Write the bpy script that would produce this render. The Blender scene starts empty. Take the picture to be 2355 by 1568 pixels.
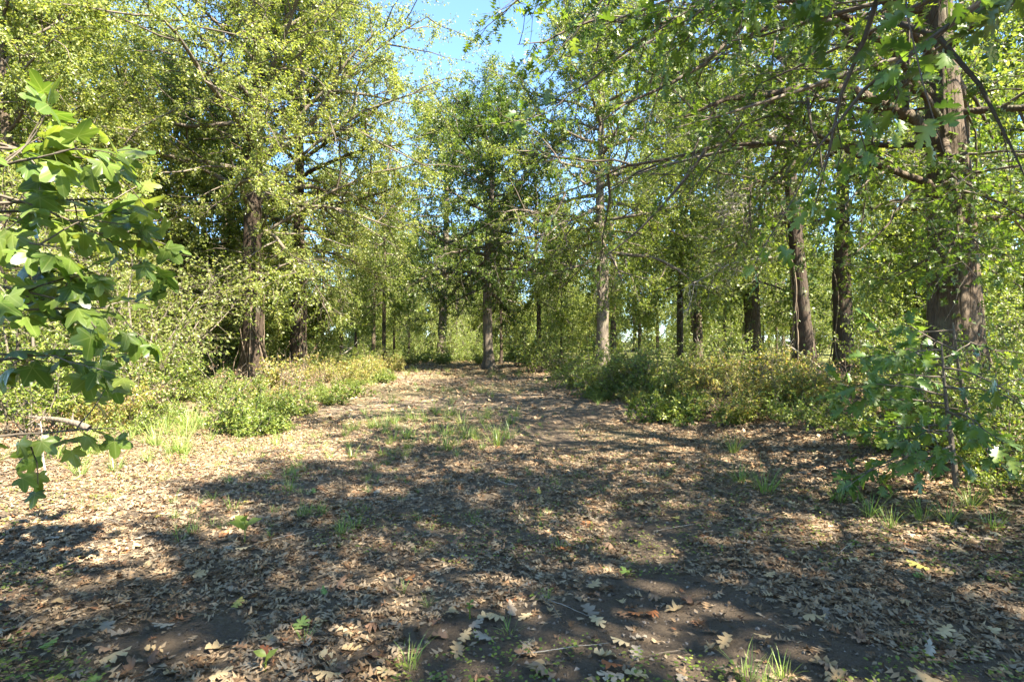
import bpy, math, random
import numpy as np
from mathutils import Matrix, Vector

# ------------------------------------------------------------------ camera, sky, sun, exposure
SC = bpy.context.scene
COL = SC.collection
R = math.radians
CAM_H = 1.5
cam_d = bpy.data.cameras.new('camera'); cam = bpy.data.objects.new('camera', cam_d)
COL.objects.link(cam); SC.camera = cam
cam_d.lens = 20; cam_d.sensor_width = 36; cam_d.clip_start = 0.05; cam_d.clip_end = 2000
cam.location = (0, 0, CAM_H); cam.rotation_euler = (R(90), 0, 0)

SUN_AZ = R(130)      # clockwise from +Y (view direction): from the right and behind
SUN_EL = R(50)
world = bpy.data.worlds.new('World'); SC.world = world; world.use_nodes = True
wn = world.node_tree.nodes; wl = world.node_tree.links
sky = wn.new('ShaderNodeTexSky'); sky.sky_type = 'NISHITA'; sky.sun_disc = False
sky.sun_elevation = SUN_EL; sky.sun_rotation = SUN_AZ
sky.altitude = 2000; sky.air_density = 0.8; sky.dust_density = 0.0; sky.ozone_density = 7.5
wb = wn.new('ShaderNodeMix'); wb.data_type = 'RGBA'; wb.blend_type = 'MULTIPLY'; wb.inputs[0].default_value = 1; wb.inputs[7].default_value = (1.0, .94, .80, 1)   # camera set for shade: less blue
wl.new(sky.outputs[0], wb.inputs[6]); wl.new(wb.outputs[2], wn['Background'].inputs[0]); wn['Background'].inputs[1].default_value = 0.115
sd = bpy.data.lights.new('sun', 'SUN'); sd.energy = 4.3; sd.angle = R(0.55); sd.color = (1.0, 0.92, 0.76)
so = bpy.data.objects.new('sun', sd); COL.objects.link(so)
to_sun = Vector((math.sin(SUN_AZ)*math.cos(SUN_EL), math.cos(SUN_AZ)*math.cos(SUN_EL), math.sin(SUN_EL)))
so.rotation_euler = to_sun.to_track_quat('Z', 'Y').to_euler(); so.location = (20, 0, 30)
vs = SC.view_settings
vs.view_transform = 'Standard'; vs.look = 'None'; vs.exposure = 3.12; vs.gamma = 1.0; vs.use_curve_mapping = False
cy = SC.cycles
cy.max_bounces = 7; cy.diffuse_bounces = 5; cy.glossy_bounces = 2; cy.transmission_bounces = 4
cy.caustics_reflective = False; cy.caustics_refractive = False; cy.sample_clamp_indirect = 4.0

# ------------------------------------------------------------------ helpers
F_PX = 2354*20/36.0
def gx(px, d): return (px-1177.0)*d/F_PX

def nrm(v):
    return v/np.maximum(np.linalg.norm(v, axis=-1, keepdims=True), 1e-9)

_lat = np.random.default_rng(5).random((256, 256))
def vnoise(x, y):
    xi = np.floor(x).astype(int); yi = np.floor(y).astype(int)
    fx = x-xi; fy = y-yi; fx = fx*fx*(3-2*fx); fy = fy*fy*(3-2*fy)
    g = lambda a, b: _lat[a % 256, b % 256]
    return (g(xi, yi)*(1-fx)+g(xi+1, yi)*fx)*(1-fy)+(g(xi, yi+1)*(1-fx)+g(xi+1, yi+1)*fx)*fy
def fbm(x, y, o=4):
    s = 0; a = 0.5
    for k in range(o):
        s = s+a*vnoise(x*2**k+17.3*k, y*2**k+9.1*k); a *= .5
    return s/(1-.5**o)
def sstep(a, b, x):
    t = np.clip((x-a)/(b-a), 0, 1); return t*t*(3-2*t)

def track_mid(y):      # the track runs straight, then bends left
    return -0.4-0.065*np.maximum(y-6, 0)
def ground_h(x, y):
    x = np.asarray(x, float); y = np.asarray(y, float)
    off = x-track_mid(y)
    bank = .38*sstep(3.4, 6.2, off)*sstep(3, 6, y)*(1-.6*sstep(14, 22, y))+.16*sstep(4.0, 7.5, -off)
    rut = -.05*np.exp(-((off-1.25)/.38)**2)-.04*np.exp(-((off+1.1)/.38)**2)
    return bank+rut+.07*(fbm(x*.7+3, y*.7+40)-.5)+.5*(fbm(x*.06+8, y*.06+4, 3)-.5)*sstep(25, 60, y)
def bare_mask(x, y):   # 1 where the soil lies open
    off = x-track_mid(y)
    m = fbm(x*.55+21, y*.42+7, 4)
    rut = np.exp(-((off-1.35)/.55)**2)*1.0+np.exp(-((off+1.0)/.45)**2)*.55
    near = 1-sstep(7.5, 13, y)
    v = .40*rut*near+(m-.5)*1.5
    for (cx, cy_, rx, ry, w) in SOIL: v = v+w*np.exp(-((x-cx)/rx)**2-((y-cy_)/ry)**2)
    return sstep(.24, .40, v)*(1-sstep(10, 18, y))*(1-sstep(3.0, 4.4, np.abs(off)))
SOIL = [(.95, 3.0, .75, .6, .62), (1.55, 2.65, .7, .5, .5), (-.1, 2.75, .42, .45, .55), (-1.75, 2.95, .40, .22, .6), (.2, 4.6, 1.0, .35, .35),
        (-1.2, 4.4, .6, .3, .2), (.5, 6.1, 1.4, .35, .3), (2.2, 2.4, .8, .3, .3)]

class MB:
    def __init__(s): s.V = []; s.F = []; s.n = 0
    def add(s, V, F, mat=0, smooth=True):
        V = np.asarray(V, np.float32).reshape(-1, 3); F = np.asarray(F, np.int64)
        s.V.append(V); s.F.append((F+s.n, mat, smooth)); s.n += len(V); return s
    def mesh(s, name, mats):
        V = np.concatenate(s.V); me = bpy.data.meshes.new(name)
        loops = np.concatenate([f.ravel() for f, _, _ in s.F])
        tot = np.concatenate([np.full(len(f), f.shape[1]) for f, _, _ in s.F])
        mi = np.concatenate([np.full(len(f), m) for f, m, _ in s.F])
        sm = np.concatenate([np.full(len(f), q) for f, _, q in s.F])
        me.vertices.add(len(V)); me.vertices.foreach_set('co', V.ravel())
        me.loops.add(len(loops)); me.loops.foreach_set('vertex_index', loops.astype(np.int32))
        me.polygons.add(len(tot)); me.polygons.foreach_set('loop_start', (np.cumsum(tot)-tot).astype(np.int32))
        me.polygons.foreach_set('material_index', mi.astype(np.int32)); me.polygons.foreach_set('use_smooth', sm.astype(bool))
        for m in mats: me.materials.append(m)
        me.update(calc_edges=True)
        return me
    def build(s, name, mats, parent=None, kind=None):
        return link(name, s.mesh(name, mats), parent, kind)

def link(name, me, parent=None, kind=None):
    o = bpy.data.objects.new(name, me); COL.objects.link(o)
    if parent is not None: o.parent = parent
    if kind: o['kind'] = kind
    return o
def tag(o, label, cat, group=None):
    o['label'] = label; o['category'] = cat
    if group: o['group'] = group
    return o
def thing(name, label, cat, loc=(0, 0, 0), rz=0, sc=1, group=None):
    o = bpy.data.objects.new(name, None); COL.objects.link(o)
    o.location = loc; o.rotation_euler = (0, 0, rz); o.scale = (sc,)*3 if np.isscalar(sc) else sc
    o.empty_display_size = .1
    return tag(o, label, cat, group)
def copy_thing(src, label, loc, rz, sc, group=None):
    r = src.copy(); COL.objects.link(r); r.location = loc; r.rotation_euler = (0, 0, rz)
    r.scale = (sc,)*3 if np.isscalar(sc) else sc
    r['label'] = label
    if group: r['group'] = group
    elif 'group' in r: del r['group']
    for ch in src.children:
        c = ch.copy(); COL.objects.link(c); c.parent = r
    return r

def tubes(P, Rad, sides):
    """P (n,k,3), Rad (n,k) -> verts, quads (open tubes)"""
    P = np.asarray(P, float); n, k, _ = P.shape
    T = np.empty_like(P); T[:, 1:-1] = P[:, 2:]-P[:, :-2]; T[:, 0] = P[:, 1]-P[:, 0]; T[:, -1] = P[:, -1]-P[:, -2]
    T = nrm(T)
    main = nrm(P[:, -1]-P[:, 0]); ref = np.where(np.abs(main[:, 2:3]) > .8, np.array([[1., 0, 0]]), np.array([[0, 0, 1.]]))
    U = nrm(np.cross(T, ref[:, None, :])); W = np.cross(T, U)
    a = np.arange(sides)*2*np.pi/sides
    V = P[:, :, None]+Rad[:, :, None, None]*(np.cos(a)[None, None, :, None]*U[:, :, None]+np.sin(a)[None, None, :, None]*W[:, :, None])
    i, j, s = np.meshgrid(np.arange(n), np.arange(k-1), np.arange(sides), indexing='ij')
    b = (i*k+j)*sides; s2 = (s+1) % sides
    Q = np.stack([b+s, b+s2, b+sides+s2, b+sides+s], -1).reshape(-1, 4)
    return V.reshape(-1, 3), Q

def grow(rng, S, D, L, k, up=0., wob=.2):
    n = len(S); P = np.empty((n, k, 3)); P[:, 0] = S; d = nrm(D)
    st = (np.asarray(L)/(k-1))[:, None]
    upv = np.broadcast_to(np.asarray(up, float), (n,))
    for j in range(1, k):
        d = d+rng.normal(0, wob, (n, 3)); d[:, 2] += upv; d = nrm(d)
        P[:, j] = P[:, j-1]+d*st
    return P
def along(P, u):
    """P (n,k,3), u (n,m) -> points, tangents (n,m,3)"""
    n, k, _ = P.shape; t = np.clip(u, 0, .9999)*(k-1); i = t.astype(int); f = (t-i)[..., None]
    r = np.arange(n)[:, None]
    a = P[r, i]; b = P[r, i+1]
    return a*(1-f)+b*f, nrm(b-a)

# ---- leaf templates: +Y along the blade, z normal; (verts, tris)
def tmpl_kite():
    return np.array([[0, 0, 0], [-.30, .45, .09], [0, 1, -.12], [.30, .45, .09], [0, .45, 0]], float), np.array([[0, 4, 1], [1, 4, 2], [0, 3, 4], [4, 3, 2]])
def tmpl_rhomb():
    return np.array([[0, 0, 0], [-.36, .5, .10], [0, 1.05, -.08], [.36, .46, .10]], float), np.array([[0, 2, 1], [0, 3, 2]])
def tmpl_tri():
    return np.array([[-.10, 0, 0], [.42, .42, .08], [-.34, .95, -.05]], float), np.array([[0, 1, 2]])
def tmpl_spiky():   # small lobed leaf, cheap
    V = [[0, 0, 0], [-.13, .3, .02], [-.45, .52, .04], [-.12, .55, .0], [0, 1.05, -.14], [.12, .55, 0], [.45, .52, .04], [.13, .3, .02]]
    F = [[0, 7, 1], [1, 3, 2], [1, 7, 3], [3, 7, 5], [7, 6, 5], [3, 5, 4]]
    return np.array(V, float), np.array(F)
def tmpl_oval():
    V = [[0, 0, 0], [-.22, .25, .05], [-.30, .55, .05], [0, 1, -.15], [.30, .55, .05], [.22, .25, .05], [0, .4, -.02], [0, .7, -.05]]
    F = [[0, 6, 1], [1, 6, 2], [2, 6, 7], [2, 7, 3], [0, 5, 6], [5, 4, 6], [4, 7, 6], [4, 3, 7]]
    return np.array(V, float), np.array(F)
def tmpl_oak(curl=.0, seed=0, fold=.12, teeth=True):
    """pin / red oak leaf with three pointed lobes a side and bristle teeth"""
    rg = np.random.default_rng(seed)
    V = []; F = []
    mid_y = [0.10, .30, .52, .74, .86]
    mids = []
    for y in mid_y: mids.append(len(V)); V.append([0, y, 0])
    tip = len(V); V.append([rg.normal(0, .03), 1.05, 0])
    base = len(V); V.append([0, -.16, 0]); b2 = len(V); V.append([.012, -.16, 0])
    F += [[base, b2, mids[0]]]
    for s in (-1, 1):
        sinx = [.02, .075, .085, .08, .10]
        siny = [.09, .33, .56, .76, .88]
        sin = []
        for x, y in zip(sinx, siny): sin.append(len(V)); V.append([s*x, y, 0])
        lobes = [(.26, .27), (.42, .56), (.33, .82)]
        for k, (lx, ly) in enumerate(lobes):
            lx *= rg.uniform(.8, 1.15); ly += rg.normal(0, .025)
            t = len(V); V.append([s*lx, ly, 0])
            a, b, c, d = mids[k], sin[k], sin[k+1], mids[k+1]
            if teeth:
                bx, by = V[b][0], V[b][1]; cx, cy2 = V[c][0], V[c][1]
                t1 = len(V); V.append([s*lx*.74+.0, ly-.105, 0]); t2 = len(V); V.append([s*lx*.62, ly+.075, 0]); m = len(V); V.append([s*lx*.58, ly-.02, 0])
                n1 = len(V); V.append([s*lx*.80, ly-.04, 0])
                tri = [[a, b, m], [b, t1, m], [t1, n1, m], [n1, t, m], [m, t, t2], [m, t2, c], [a, m, d], [m, c, d]]
            else:
                tri = [[a, b, t], [a, t, d], [t, c, d]]
            F += tri if s > 0 else [q[::-1] for q in tri]
        t3 = len(V); V.append([s*.13, .985, 0])
        tri = [[mids[3], sin[3], sin[4]], [mids[3], sin[4], mids[4]], [mids[4], sin[4], t3], [mids[4], t3, tip]]
        F += tri if s > 0 else [q[::-1] for q in tri]
    V = np.array(V, float)
    x, y = V[:, 0].copy(), V[:, 1].copy()
    V[:, 2] = fold*np.abs(x)*1.6-.22*(y-.2)**2*(1+curl)+curl*(.9*np.abs(x)**1.6+.10*np.sin(7*y+3*x+seed))
    V[:, 0] = x*(1-.25*curl); 
    return V, np.array(F)
def tmpl_oak_small(curl=.1, seed=0):
    rg = np.random.default_rng(seed); my = [.06, .36, .62, .84]; V = [[0, y, 0] for y in my]; F = []
    for sg in (-1, 1):
        for k, (lx, ly) in enumerate([(.30, .30), (.46, .62), (.34, .90)]):
            V.append([sg*lx*rg.uniform(.85, 1.15), ly+rg.normal(0, .03), 0]); t = len(V)-1
            F.append([k, t, k+1] if sg > 0 else [k, k+1, t])
    V += [[-.07, .82, 0], [.07, .82, 0], [0, 1.1, 0]]; n = len(V); F.append([n-3, n-2, n-1])
    V = np.array(V, float); x, y = V[:, 0].copy(), V[:, 1].copy()
    V[:, 2] = .2*np.abs(x)-.22*(y-.2)**2*(1+curl)+curl*(.9*np.abs(x)**1.6+.10*np.sin(7*y+3*x+seed)); V[:, 0] *= 1-.2*min(curl, 2)
    return V, np.array(F)
def tmpl_gum(seed=0, droop=.3):
    """five-pointed star leaf"""
    rg = np.random.default_rng(seed); V = [[0, 0, 0]]; F = []
    angs = [-122, -62, 0, 62, 122]; lens = [.50, .68, .78, .68, .50]
    ring = []
    pts = [(-165, .13)]
    for i, (a, l) in enumerate(zip(angs, lens)):
        a += rg.normal(0, 3); l *= rg.uniform(.92, 1.06)
        pts += [(a-21, l*.70), (a-11, l*.88), (a, l), (a+11, l*.88), (a+21, l*.70)]
        if i < 4: pts.append((a+31, .40))
    pts.append((165, .13))
    for a, l in pts: ring.append(len(V)); V.append([l*math.sin(R(a)), l*math.cos(R(a)), 0])
    for i in range(len(ring)-1): F.append([0, ring[i+1], ring[i]])
    st = len(V); V += [[-.008, -.02, 0], [.008, -.02, 0], [.006, -.55, .06], [-.006, -.55, .06]]
    F += [[st, st+3, st+2], [st, st+2, st+1]]
    V = np.array(V, float); r = np.hypot(V[:, 0], V[:, 1]); th = np.arctan2(V[:, 0], V[:, 1])
    m = np.arange(len(V)) < st
    V[m, 2] = -droop*r[m]**2+.05*np.cos(th[m]*6)*r[m]+.03*rg.normal(size=m.sum())*r[m]
    V[:, 1] += .0
    return V, np.array(F)

def scatter(T, pos, dr, nm, sc):
    """one copy of template T at each pos -> verts, tris"""
    V, F = T; n = len(pos); m = len(V)
    y = nrm(dr); x = nrm(np.cross(y, nm)); z = np.cross(x, y)
    sc = np.broadcast_to(np.asarray(sc, float), (n,))
    W = pos[:, None]+sc[:, None, None]*(V[None, :, 0:1]*x[:, None]+V[None, :, 1:2]*y[:, None]+V[None, :, 2:3]*z[:, None])
    return W.reshape(-1, 3), (F[None]+(np.arange(n)*m)[:, None, None]).reshape(-1, 3)
def leaf_matrix(p, d, nm, s):
    y = nrm(d); x = nrm(np.cross(y, nm)); z = np.cross(x, y)
    return Matrix(((x[0]*s, y[0]*s, z[0]*s, p[0]), (x[1]*s, y[1]*s, z[1]*s, p[1]), (x[2]*s, y[2]*s, z[2]*s, p[2]), (0, 0, 0, 1)))

# ------------------------------------------------------------------ materials
def new_mat(name):
    m = bpy.data.materials.new(name); m.use_nodes = True; m.node_tree.nodes.clear()
    return m, m.node_tree.nodes, m.node_tree.links
def ramp(N, cols, interp='LINEAR'):
    r = N.new('ShaderNodeValToRGB'); e = r.color_ramp.elements; r.color_ramp.interpolation = interp
    n = len(cols)
    while len(e) < n: e.new(1.0)
    for i, c in enumerate(cols):
        e[i].position = (i/(n-1)) if interp == 'LINEAR' else i/n
        e[i].color = (*c, 1)
    return r
def leaf_mat(name, cols, per_object=False, trans=.5, tcol=(1.62, 1.6, .75), rough=.40, spec=.5, vary=.25, veins=False):
    m, N, L = new_mat(name); out = N.new('ShaderNodeOutputMaterial')
    oi = N.new('ShaderNodeObjectInfo'); ge = N.new('ShaderNodeNewGeometry')
    rp = ramp(N, cols); L.new(oi.outputs['Random'] if per_object else ge.outputs['Random Per Island'], rp.inputs[0])
    hs = N.new('ShaderNodeHueSaturation'); L.new(rp.outputs[0], hs.inputs['Color'])
    if vary:
        mr = N.new('ShaderNodeMapRange'); mr.inputs[3].default_value = 1-vary; mr.inputs[4].default_value = 1+vary
        no = N.new('ShaderNodeTexNoise'); no.inputs['Scale'].default_value = .45; no.inputs['Detail'].default_value = 2
        L.new(ge.outputs['Position'], no.inputs['Vector']); L.new(no.outputs[0], mr.inputs[0]); L.new(mr.outputs[0], hs.inputs['Value'])
    if veins:       # pale ribs running out to each lobe
        tc = N.new('ShaderNodeTexCoord'); sx = N.new('ShaderNodeSeparateXYZ'); L.new(tc.outputs['Object'], sx.inputs[0])
        def mt(op, a, b=None, v=None):
            n = N.new('ShaderNodeMath'); n.operation = op; L.new(a, n.inputs[0])
            if b is not None: L.new(b, n.inputs[1])
            if v is not None: n.inputs[1].default_value = v
            return n.outputs[0]
        an = mt('ARCTAN2', sx.outputs[0], sx.outputs[1]); k = mt('DIVIDE', an, v=1.075); rd = mt('ROUND', k); df = mt('ABSOLUTE', mt('SUBTRACT', k, rd))
        ln = N.new('ShaderNodeVectorMath'); ln.operation = 'LENGTH'; L.new(tc.outputs['Object'], ln.inputs[0])
        w = mt('MULTIPLY', df, ln.outputs['Value']); ms_ = N.new('ShaderNodeMapRange'); ms_.inputs[1].default_value = .008; ms_.inputs[2].default_value = .022; ms_.inputs[3].default_value = .28; ms_.inputs[4].default_value = 0
        L.new(w, ms_.inputs[0]); vm = N.new('ShaderNodeMix'); vm.data_type = 'RGBA'; L.new(ms_.outputs[0], vm.inputs[0]); L.new(hs.outputs[0], vm.inputs[6]); vm.inputs[7].default_value = (.30, .33, .13, 1)
        bl = N.new('ShaderNodeTexNoise'); bl.inputs['Scale'].default_value = 5; bl.inputs['Detail'].default_value = 4; L.new(tc.outputs['Object'], bl.inputs[0])
        b2 = N.new('ShaderNodeMapRange'); b2.inputs[1].default_value = .66; b2.inputs[2].default_value = .72; L.new(bl.outputs[0], b2.inputs[0])
        v2 = N.new('ShaderNodeMix'); v2.data_type = 'RGBA'; L.new(b2.outputs[0], v2.inputs[0]); L.new(vm.outputs[2], v2.inputs[6]); v2.inputs[7].default_value = (.20, .13, .05, 1)
        class _o: outputs = [v2.outputs[2]]
        hs = _o
    pb = N.new('ShaderNodeBsdfPrincipled'); pb.inputs['Roughness'].default_value = rough; pb.inputs['Specular IOR Level'].default_value = spec
    L.new(hs.outputs[0], pb.inputs['Base Color'])
    mx = N.new('ShaderNodeMix'); mx.data_type = 'RGBA'; mx.blend_type = 'MULTIPLY'; mx.inputs[0].default_value = 1
    L.new(hs.outputs[0], mx.inputs[6]); mx.inputs[7].default_value = (*tcol, 1)
    tr = N.new('ShaderNodeBsdfTranslucent'); L.new(mx.outputs[2], tr.inputs['Color'])
    ms = N.new('ShaderNodeMixShader'); ms.inputs[0].default_value = trans
    L.new(pb.outputs[0], ms.inputs[1]); L.new(tr.outputs[0], ms.inputs[2]); L.new(ms.outputs[0], out.inputs[0])
    return m
def bark_mat(name, c1, c2, c3, sc=9., bump=.6, lichen=.35):
    m, N, L = new_mat(name); out = N.new('ShaderNodeOutputMaterial')
    tc = N.new('ShaderNodeTexCoord'); mp = N.new('ShaderNodeMapping'); mp.inputs['Scale'].default_value = (1, 1, .18)
    L.new(tc.outputs['Object'], mp.inputs[0])
    n1 = N.new('ShaderNodeTexNoise'); n1.inputs['Scale'].default_value = sc*2.2; n1.inputs['Detail'].default_value = 6; n1.inputs['Roughness'].default_value = .7
    L.new(mp.outputs[0], n1.inputs[0])
    v = N.new('ShaderNodeTexVoronoi'); v.feature = 'DISTANCE_TO_EDGE'; v.inputs['Scale'].default_value = sc; L.new(mp.outputs[0], v.inputs[0])
    n2 = N.new('ShaderNodeTexNoise'); n2.inputs['Scale'].default_value = 2.3; n2.inputs['Detail'].default_value = 5; L.new(tc.outputs['Object'], n2.inputs[0])
    mu = N.new('ShaderNodeMath'); mu.operation = 'MULTIPLY'; L.new(n1.outputs[0], mu.inputs[0])
    mr = N.new('ShaderNodeMapRange'); mr.inputs[2].default_value = .16; mr.inputs[3].default_value = .45; mr.inputs[4].default_value = 1.3; L.new(v.outputs[0], mr.inputs[0]); L.new(mr.outputs[0], mu.inputs[1])
    rp = ramp(N, [c1, c2, c2, c3]); L.new(mu.outputs[0], rp.inputs[0])
    mx = N.new('ShaderNodeMix'); mx.data_type = 'RGBA'; L.new(rp.outputs[0], mx.inputs[6]); mx.inputs[7].default_value = (.15, .16, .10, 1)
    m2 = N.new('ShaderNodeMapRange'); m2.inputs[1].default_value = .55; m2.inputs[2].default_value = .72; m2.inputs[4].default_value = lichen; L.new(n2.outputs[0], m2.inputs[0]); L.new(m2.outputs[0], mx.inputs[0])
    pb = N.new('ShaderNodeBsdfPrincipled'); pb.inputs['Roughness'].default_value = .85; pb.inputs['Specular IOR Level'].default_value = .15; L.new(mx.outputs[2], pb.inputs['Base Color'])
    bp = N.new('ShaderNodeBump'); bp.inputs['Strength'].default_value = bump; bp.inputs['Distance'].default_value = .03; L.new(mu.outputs[0], bp.inputs['Height']); L.new(bp.outputs[0], pb.inputs['Normal'])
    L.new(pb.outputs[0], out.inputs[0]); return m
def plain_mat(name, cols, rough=.8, per_object=False):
    m, N, L = new_mat(name); out = N.new('ShaderNodeOutputMaterial')
    ge = N.new('ShaderNodeNewGeometry'); oi = N.new('ShaderNodeObjectInfo'); rp = ramp(N, cols); L.new(oi.outputs['Random'] if per_object else ge.outputs['Random Per Island'], rp.inputs[0])
    no = N.new('ShaderNodeTexNoise'); no.inputs['Scale'].default_value = 60; no.inputs['Detail'].default_value = 3; tc = N.new('ShaderNodeTexCoord'); L.new(tc.outputs['Object'], no.inputs[0])
    hs = N.new('ShaderNodeHueSaturation'); mr = N.new('ShaderNodeMapRange'); mr.inputs[3].default_value = .55; mr.inputs[4].default_value = 1.45
    L.new(no.outputs[0], mr.inputs[0]); L.new(mr.outputs[0], hs.inputs['Value']); L.new(rp.outputs[0], hs.inputs['Color'])
    pb = N.new('ShaderNodeBsdfPrincipled'); pb.inputs['Roughness'].default_value = rough; pb.inputs['Specular IOR Level'].default_value = .2
    L.new(hs.outputs[0], pb.inputs['Base Color']); L.new(pb.outputs[0], out.inputs[0]); return m

M = {}
G1, G2, G3, G4 = (.064, .098, .018), (.104, .143, .028), (.148, .182, .040), (.205, .227, .060)
M['leaf_mid'] = leaf_mat('leaf_mid', [G1, G2, G3, G3, G4])
M['leaf_light'] = leaf_mat('leaf_light', [G2, G3, (.175, .212, .058), (.225, .250, .080), (.285, .280, .10)])
M['leaf_dark'] = leaf_mat('leaf_dark', [(.045, .080, .016), G1, (.075, .120, .020), G2])
M['leaf_oak'] = leaf_mat('leaf_oak', [(.055, .100, .018), (.080, .130, .020), (.10, .155, .024), (.15, .195, .034)], trans=.45)
M['leaf_oak_obj'] = leaf_mat('leaf_oak_obj', [(.055, .105, .020), (.080, .138, .024), (.10, .160, .028), (.15, .20, .036)], per_object=True, trans=.40, rough=.36, spec=.5)
M['leaf_gum_obj'] = leaf_mat('leaf_gum_obj', [(.060, .105, .019), (.090, .140, .024), (.12, .170, .030), (.17, .20, .04)], per_object=True, veins=True, trans=.45, rough=.34, spec=.5)
M['leaf_herb'] = leaf_mat('leaf_herb', [(.08, .13, .022), (.125, .175, .030), (.18, .22, .042), (.25, .27, .06)], trans=.4)
M['leaf_yellow'] = leaf_mat('leaf_yellow', [(.12, .17, .03), (.19, .22, .045), (.27, .26, .06), (.33, .27, .08), (.30, .20, .09)], trans=.4)
M['grass'] = leaf_mat('grass', [(.09, .17, .03), (.14, .22, .045), (.20, .27, .06), (.30, .30, .11)], trans=.35)
M['ivy'] = leaf_mat('ivy', [(.050, .09, .016), (.08, .13, .022), (.12, .17, .030), (.17, .20, .04)], trans=.35)
M['bark'] = bark_mat('bark', (.020, .015, .011), (.090, .067, .047), (.185, .145, .105), bump=1.0, lichen=.5)
M['bark_grey'] = bark_mat('bark_grey', (.035, .028, .022), (.13, .105, .08), (.25, .215, .17), sc=11)
M['bark_dark'] = bark_mat('bark_dark', (.015, .012, .010), (.052, .037, .027), (.11, .078, .055), sc=10)
M['twig'] = plain_mat('twig', [(.06, .048, .036), (.10, .08, .06), (.15, .125, .10)])
M['dead_wood'] = plain_mat('dead_wood', [(.16, .135, .11), (.26, .23, .19), (.36, .32, .27)])
M['vine'] = plain_mat('vine', [(.06, .042, .03), (.13, .095, .068), (.24, .19, .14)])
LIT = [(.075, .042, .024), (.13, .078, .043), (.20, .128, .072), (.30, .205, .118), (.24, .195, .14), (.40, .29, .17), (.25, .115, .055)]
M['clod'] = plain_mat('clod', [(.05, .036, .026), (.10, .076, .055), (.16, .125, .095), (.24, .20, .16)], .95)
M['litter'] = leaf_mat('litter', LIT, trans=.12, tcol=(1.1, .9, .6), rough=.7, spec=.15, vary=.2)
M['litter_fine'] = leaf_mat('litter_fine', [(.08, .055, .036), (.16, .115, .074), (.28, .21, .14), (.21, .155, .10), (.34, .255, .165)], trans=.05, tcol=(1, .9, .7), rough=.8, spec=.1, vary=.2)
def fallen_mat(name, cols): return leaf_mat(name, cols, per_object=True, trans=.12, tcol=(1.1, .9, .6), rough=.62, spec=.2, vary=.15)
M['fall_tan'] = fallen_mat('fall_tan', [(.30, .21, .11), (.40, .29, .155), (.48, .37, .21)])
M['fall_grey'] = fallen_mat('fall_grey', [(.22, .175, .13), (.30, .25, .19), (.36, .31, .24)])
M['fall_brown'] = fallen_mat('fall_brown', [(.15, .085, .052), (.23, .14, .085), (.28, .18, .11)])
M['fall_red'] = fallen_mat('fall_red', [(.25, .085, .035), (.36, .15, .06)])
M['fall_yellow'] = fallen_mat('fall_yellow', [(.30, .27, .07), (.42, .34, .10)])
M['fall_green'] = fallen_mat('fall_green', [(.13, .20, .05), (.20, .26, .07)])

def ground_mat():
    m, N, L = new_mat('soil'); out = N.new('ShaderNodeOutputMaterial')
    at = N.new('ShaderNodeAttribute'); at.attribute_name = 'bare'
    tc = N.new('ShaderNodeTexCoord')
    def noise(s, d, r=.6):
        n = N.new('ShaderNodeTexNoise'); n.inputs['Scale'].default_value = s; n.inputs['Detail'].default_value = d; n.inputs['Roughness'].default_value = r
        L.new(tc.outputs['Object'], n.inputs[0]); return n
    n1 = noise(3, 8); n2 = noise(45, 6, .75); n3 = noise(.8, 4)
    dirt = ramp(N, [(.065, .046, .031), (.12, .089, .062), (.18, .137, .098), (.25, .195, .145)]); L.new(n2.outputs[0], dirt.inputs[0])
    hum = ramp(N, [(.06, .045, .031), (.14, .105, .072), (.22, .17, .12), (.30, .24, .17)]); L.new(n2.outputs[0], hum.inputs[0])
    mx = N.new('ShaderNodeMix'); mx.data_type = 'RGBA'; L.new(at.outputs['Fac'], mx.inputs[0]); L.new(hum.outputs[0], mx.inputs[6]); L.new(dirt.outputs[0], mx.inputs[7])
    gr = N.new('ShaderNodeAttribute'); gr.attribute_name = 'green'
    gcol = ramp(N, [(.07, .075, .025), (.13, .135, .045), (.22, .19, .08)]); L.new(n2.outputs[0], gcol.inputs[0])
    m2 = N.new('ShaderNodeMix'); m2.data_type = 'RGBA'; L.new(gr.outputs['Fac'], m2.inputs[0]); L.new(mx.outputs[2], m2.inputs[6]); L.new(gcol.outputs[0], m2.inputs[7])
    pb = N.new('ShaderNodeBsdfPrincipled'); pb.inputs['Roughness'].default_value = .92; pb.inputs['Specular IOR Level'].default_value = .12
    L.new(m2.outputs[2], pb.inputs['Base Color'])
    ad = N.new('ShaderNodeMath'); ad.operation = 'ADD'; L.new(n1.outputs[0], ad.inputs[0]); L.new(n2.outputs[0], ad.inputs[1])
    bp = N.new('ShaderNodeBump'); bp.inputs['Strength'].default_value = 1.0; bp.inputs['Distance'].default_value = .05; L.new(ad.outputs[0], bp.inputs['Height']); L.new(bp.outputs[0], pb.inputs['Normal'])
    L.new(pb.outputs[0], out.inputs[0]); return m
M['soil'] = ground_mat()

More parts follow.
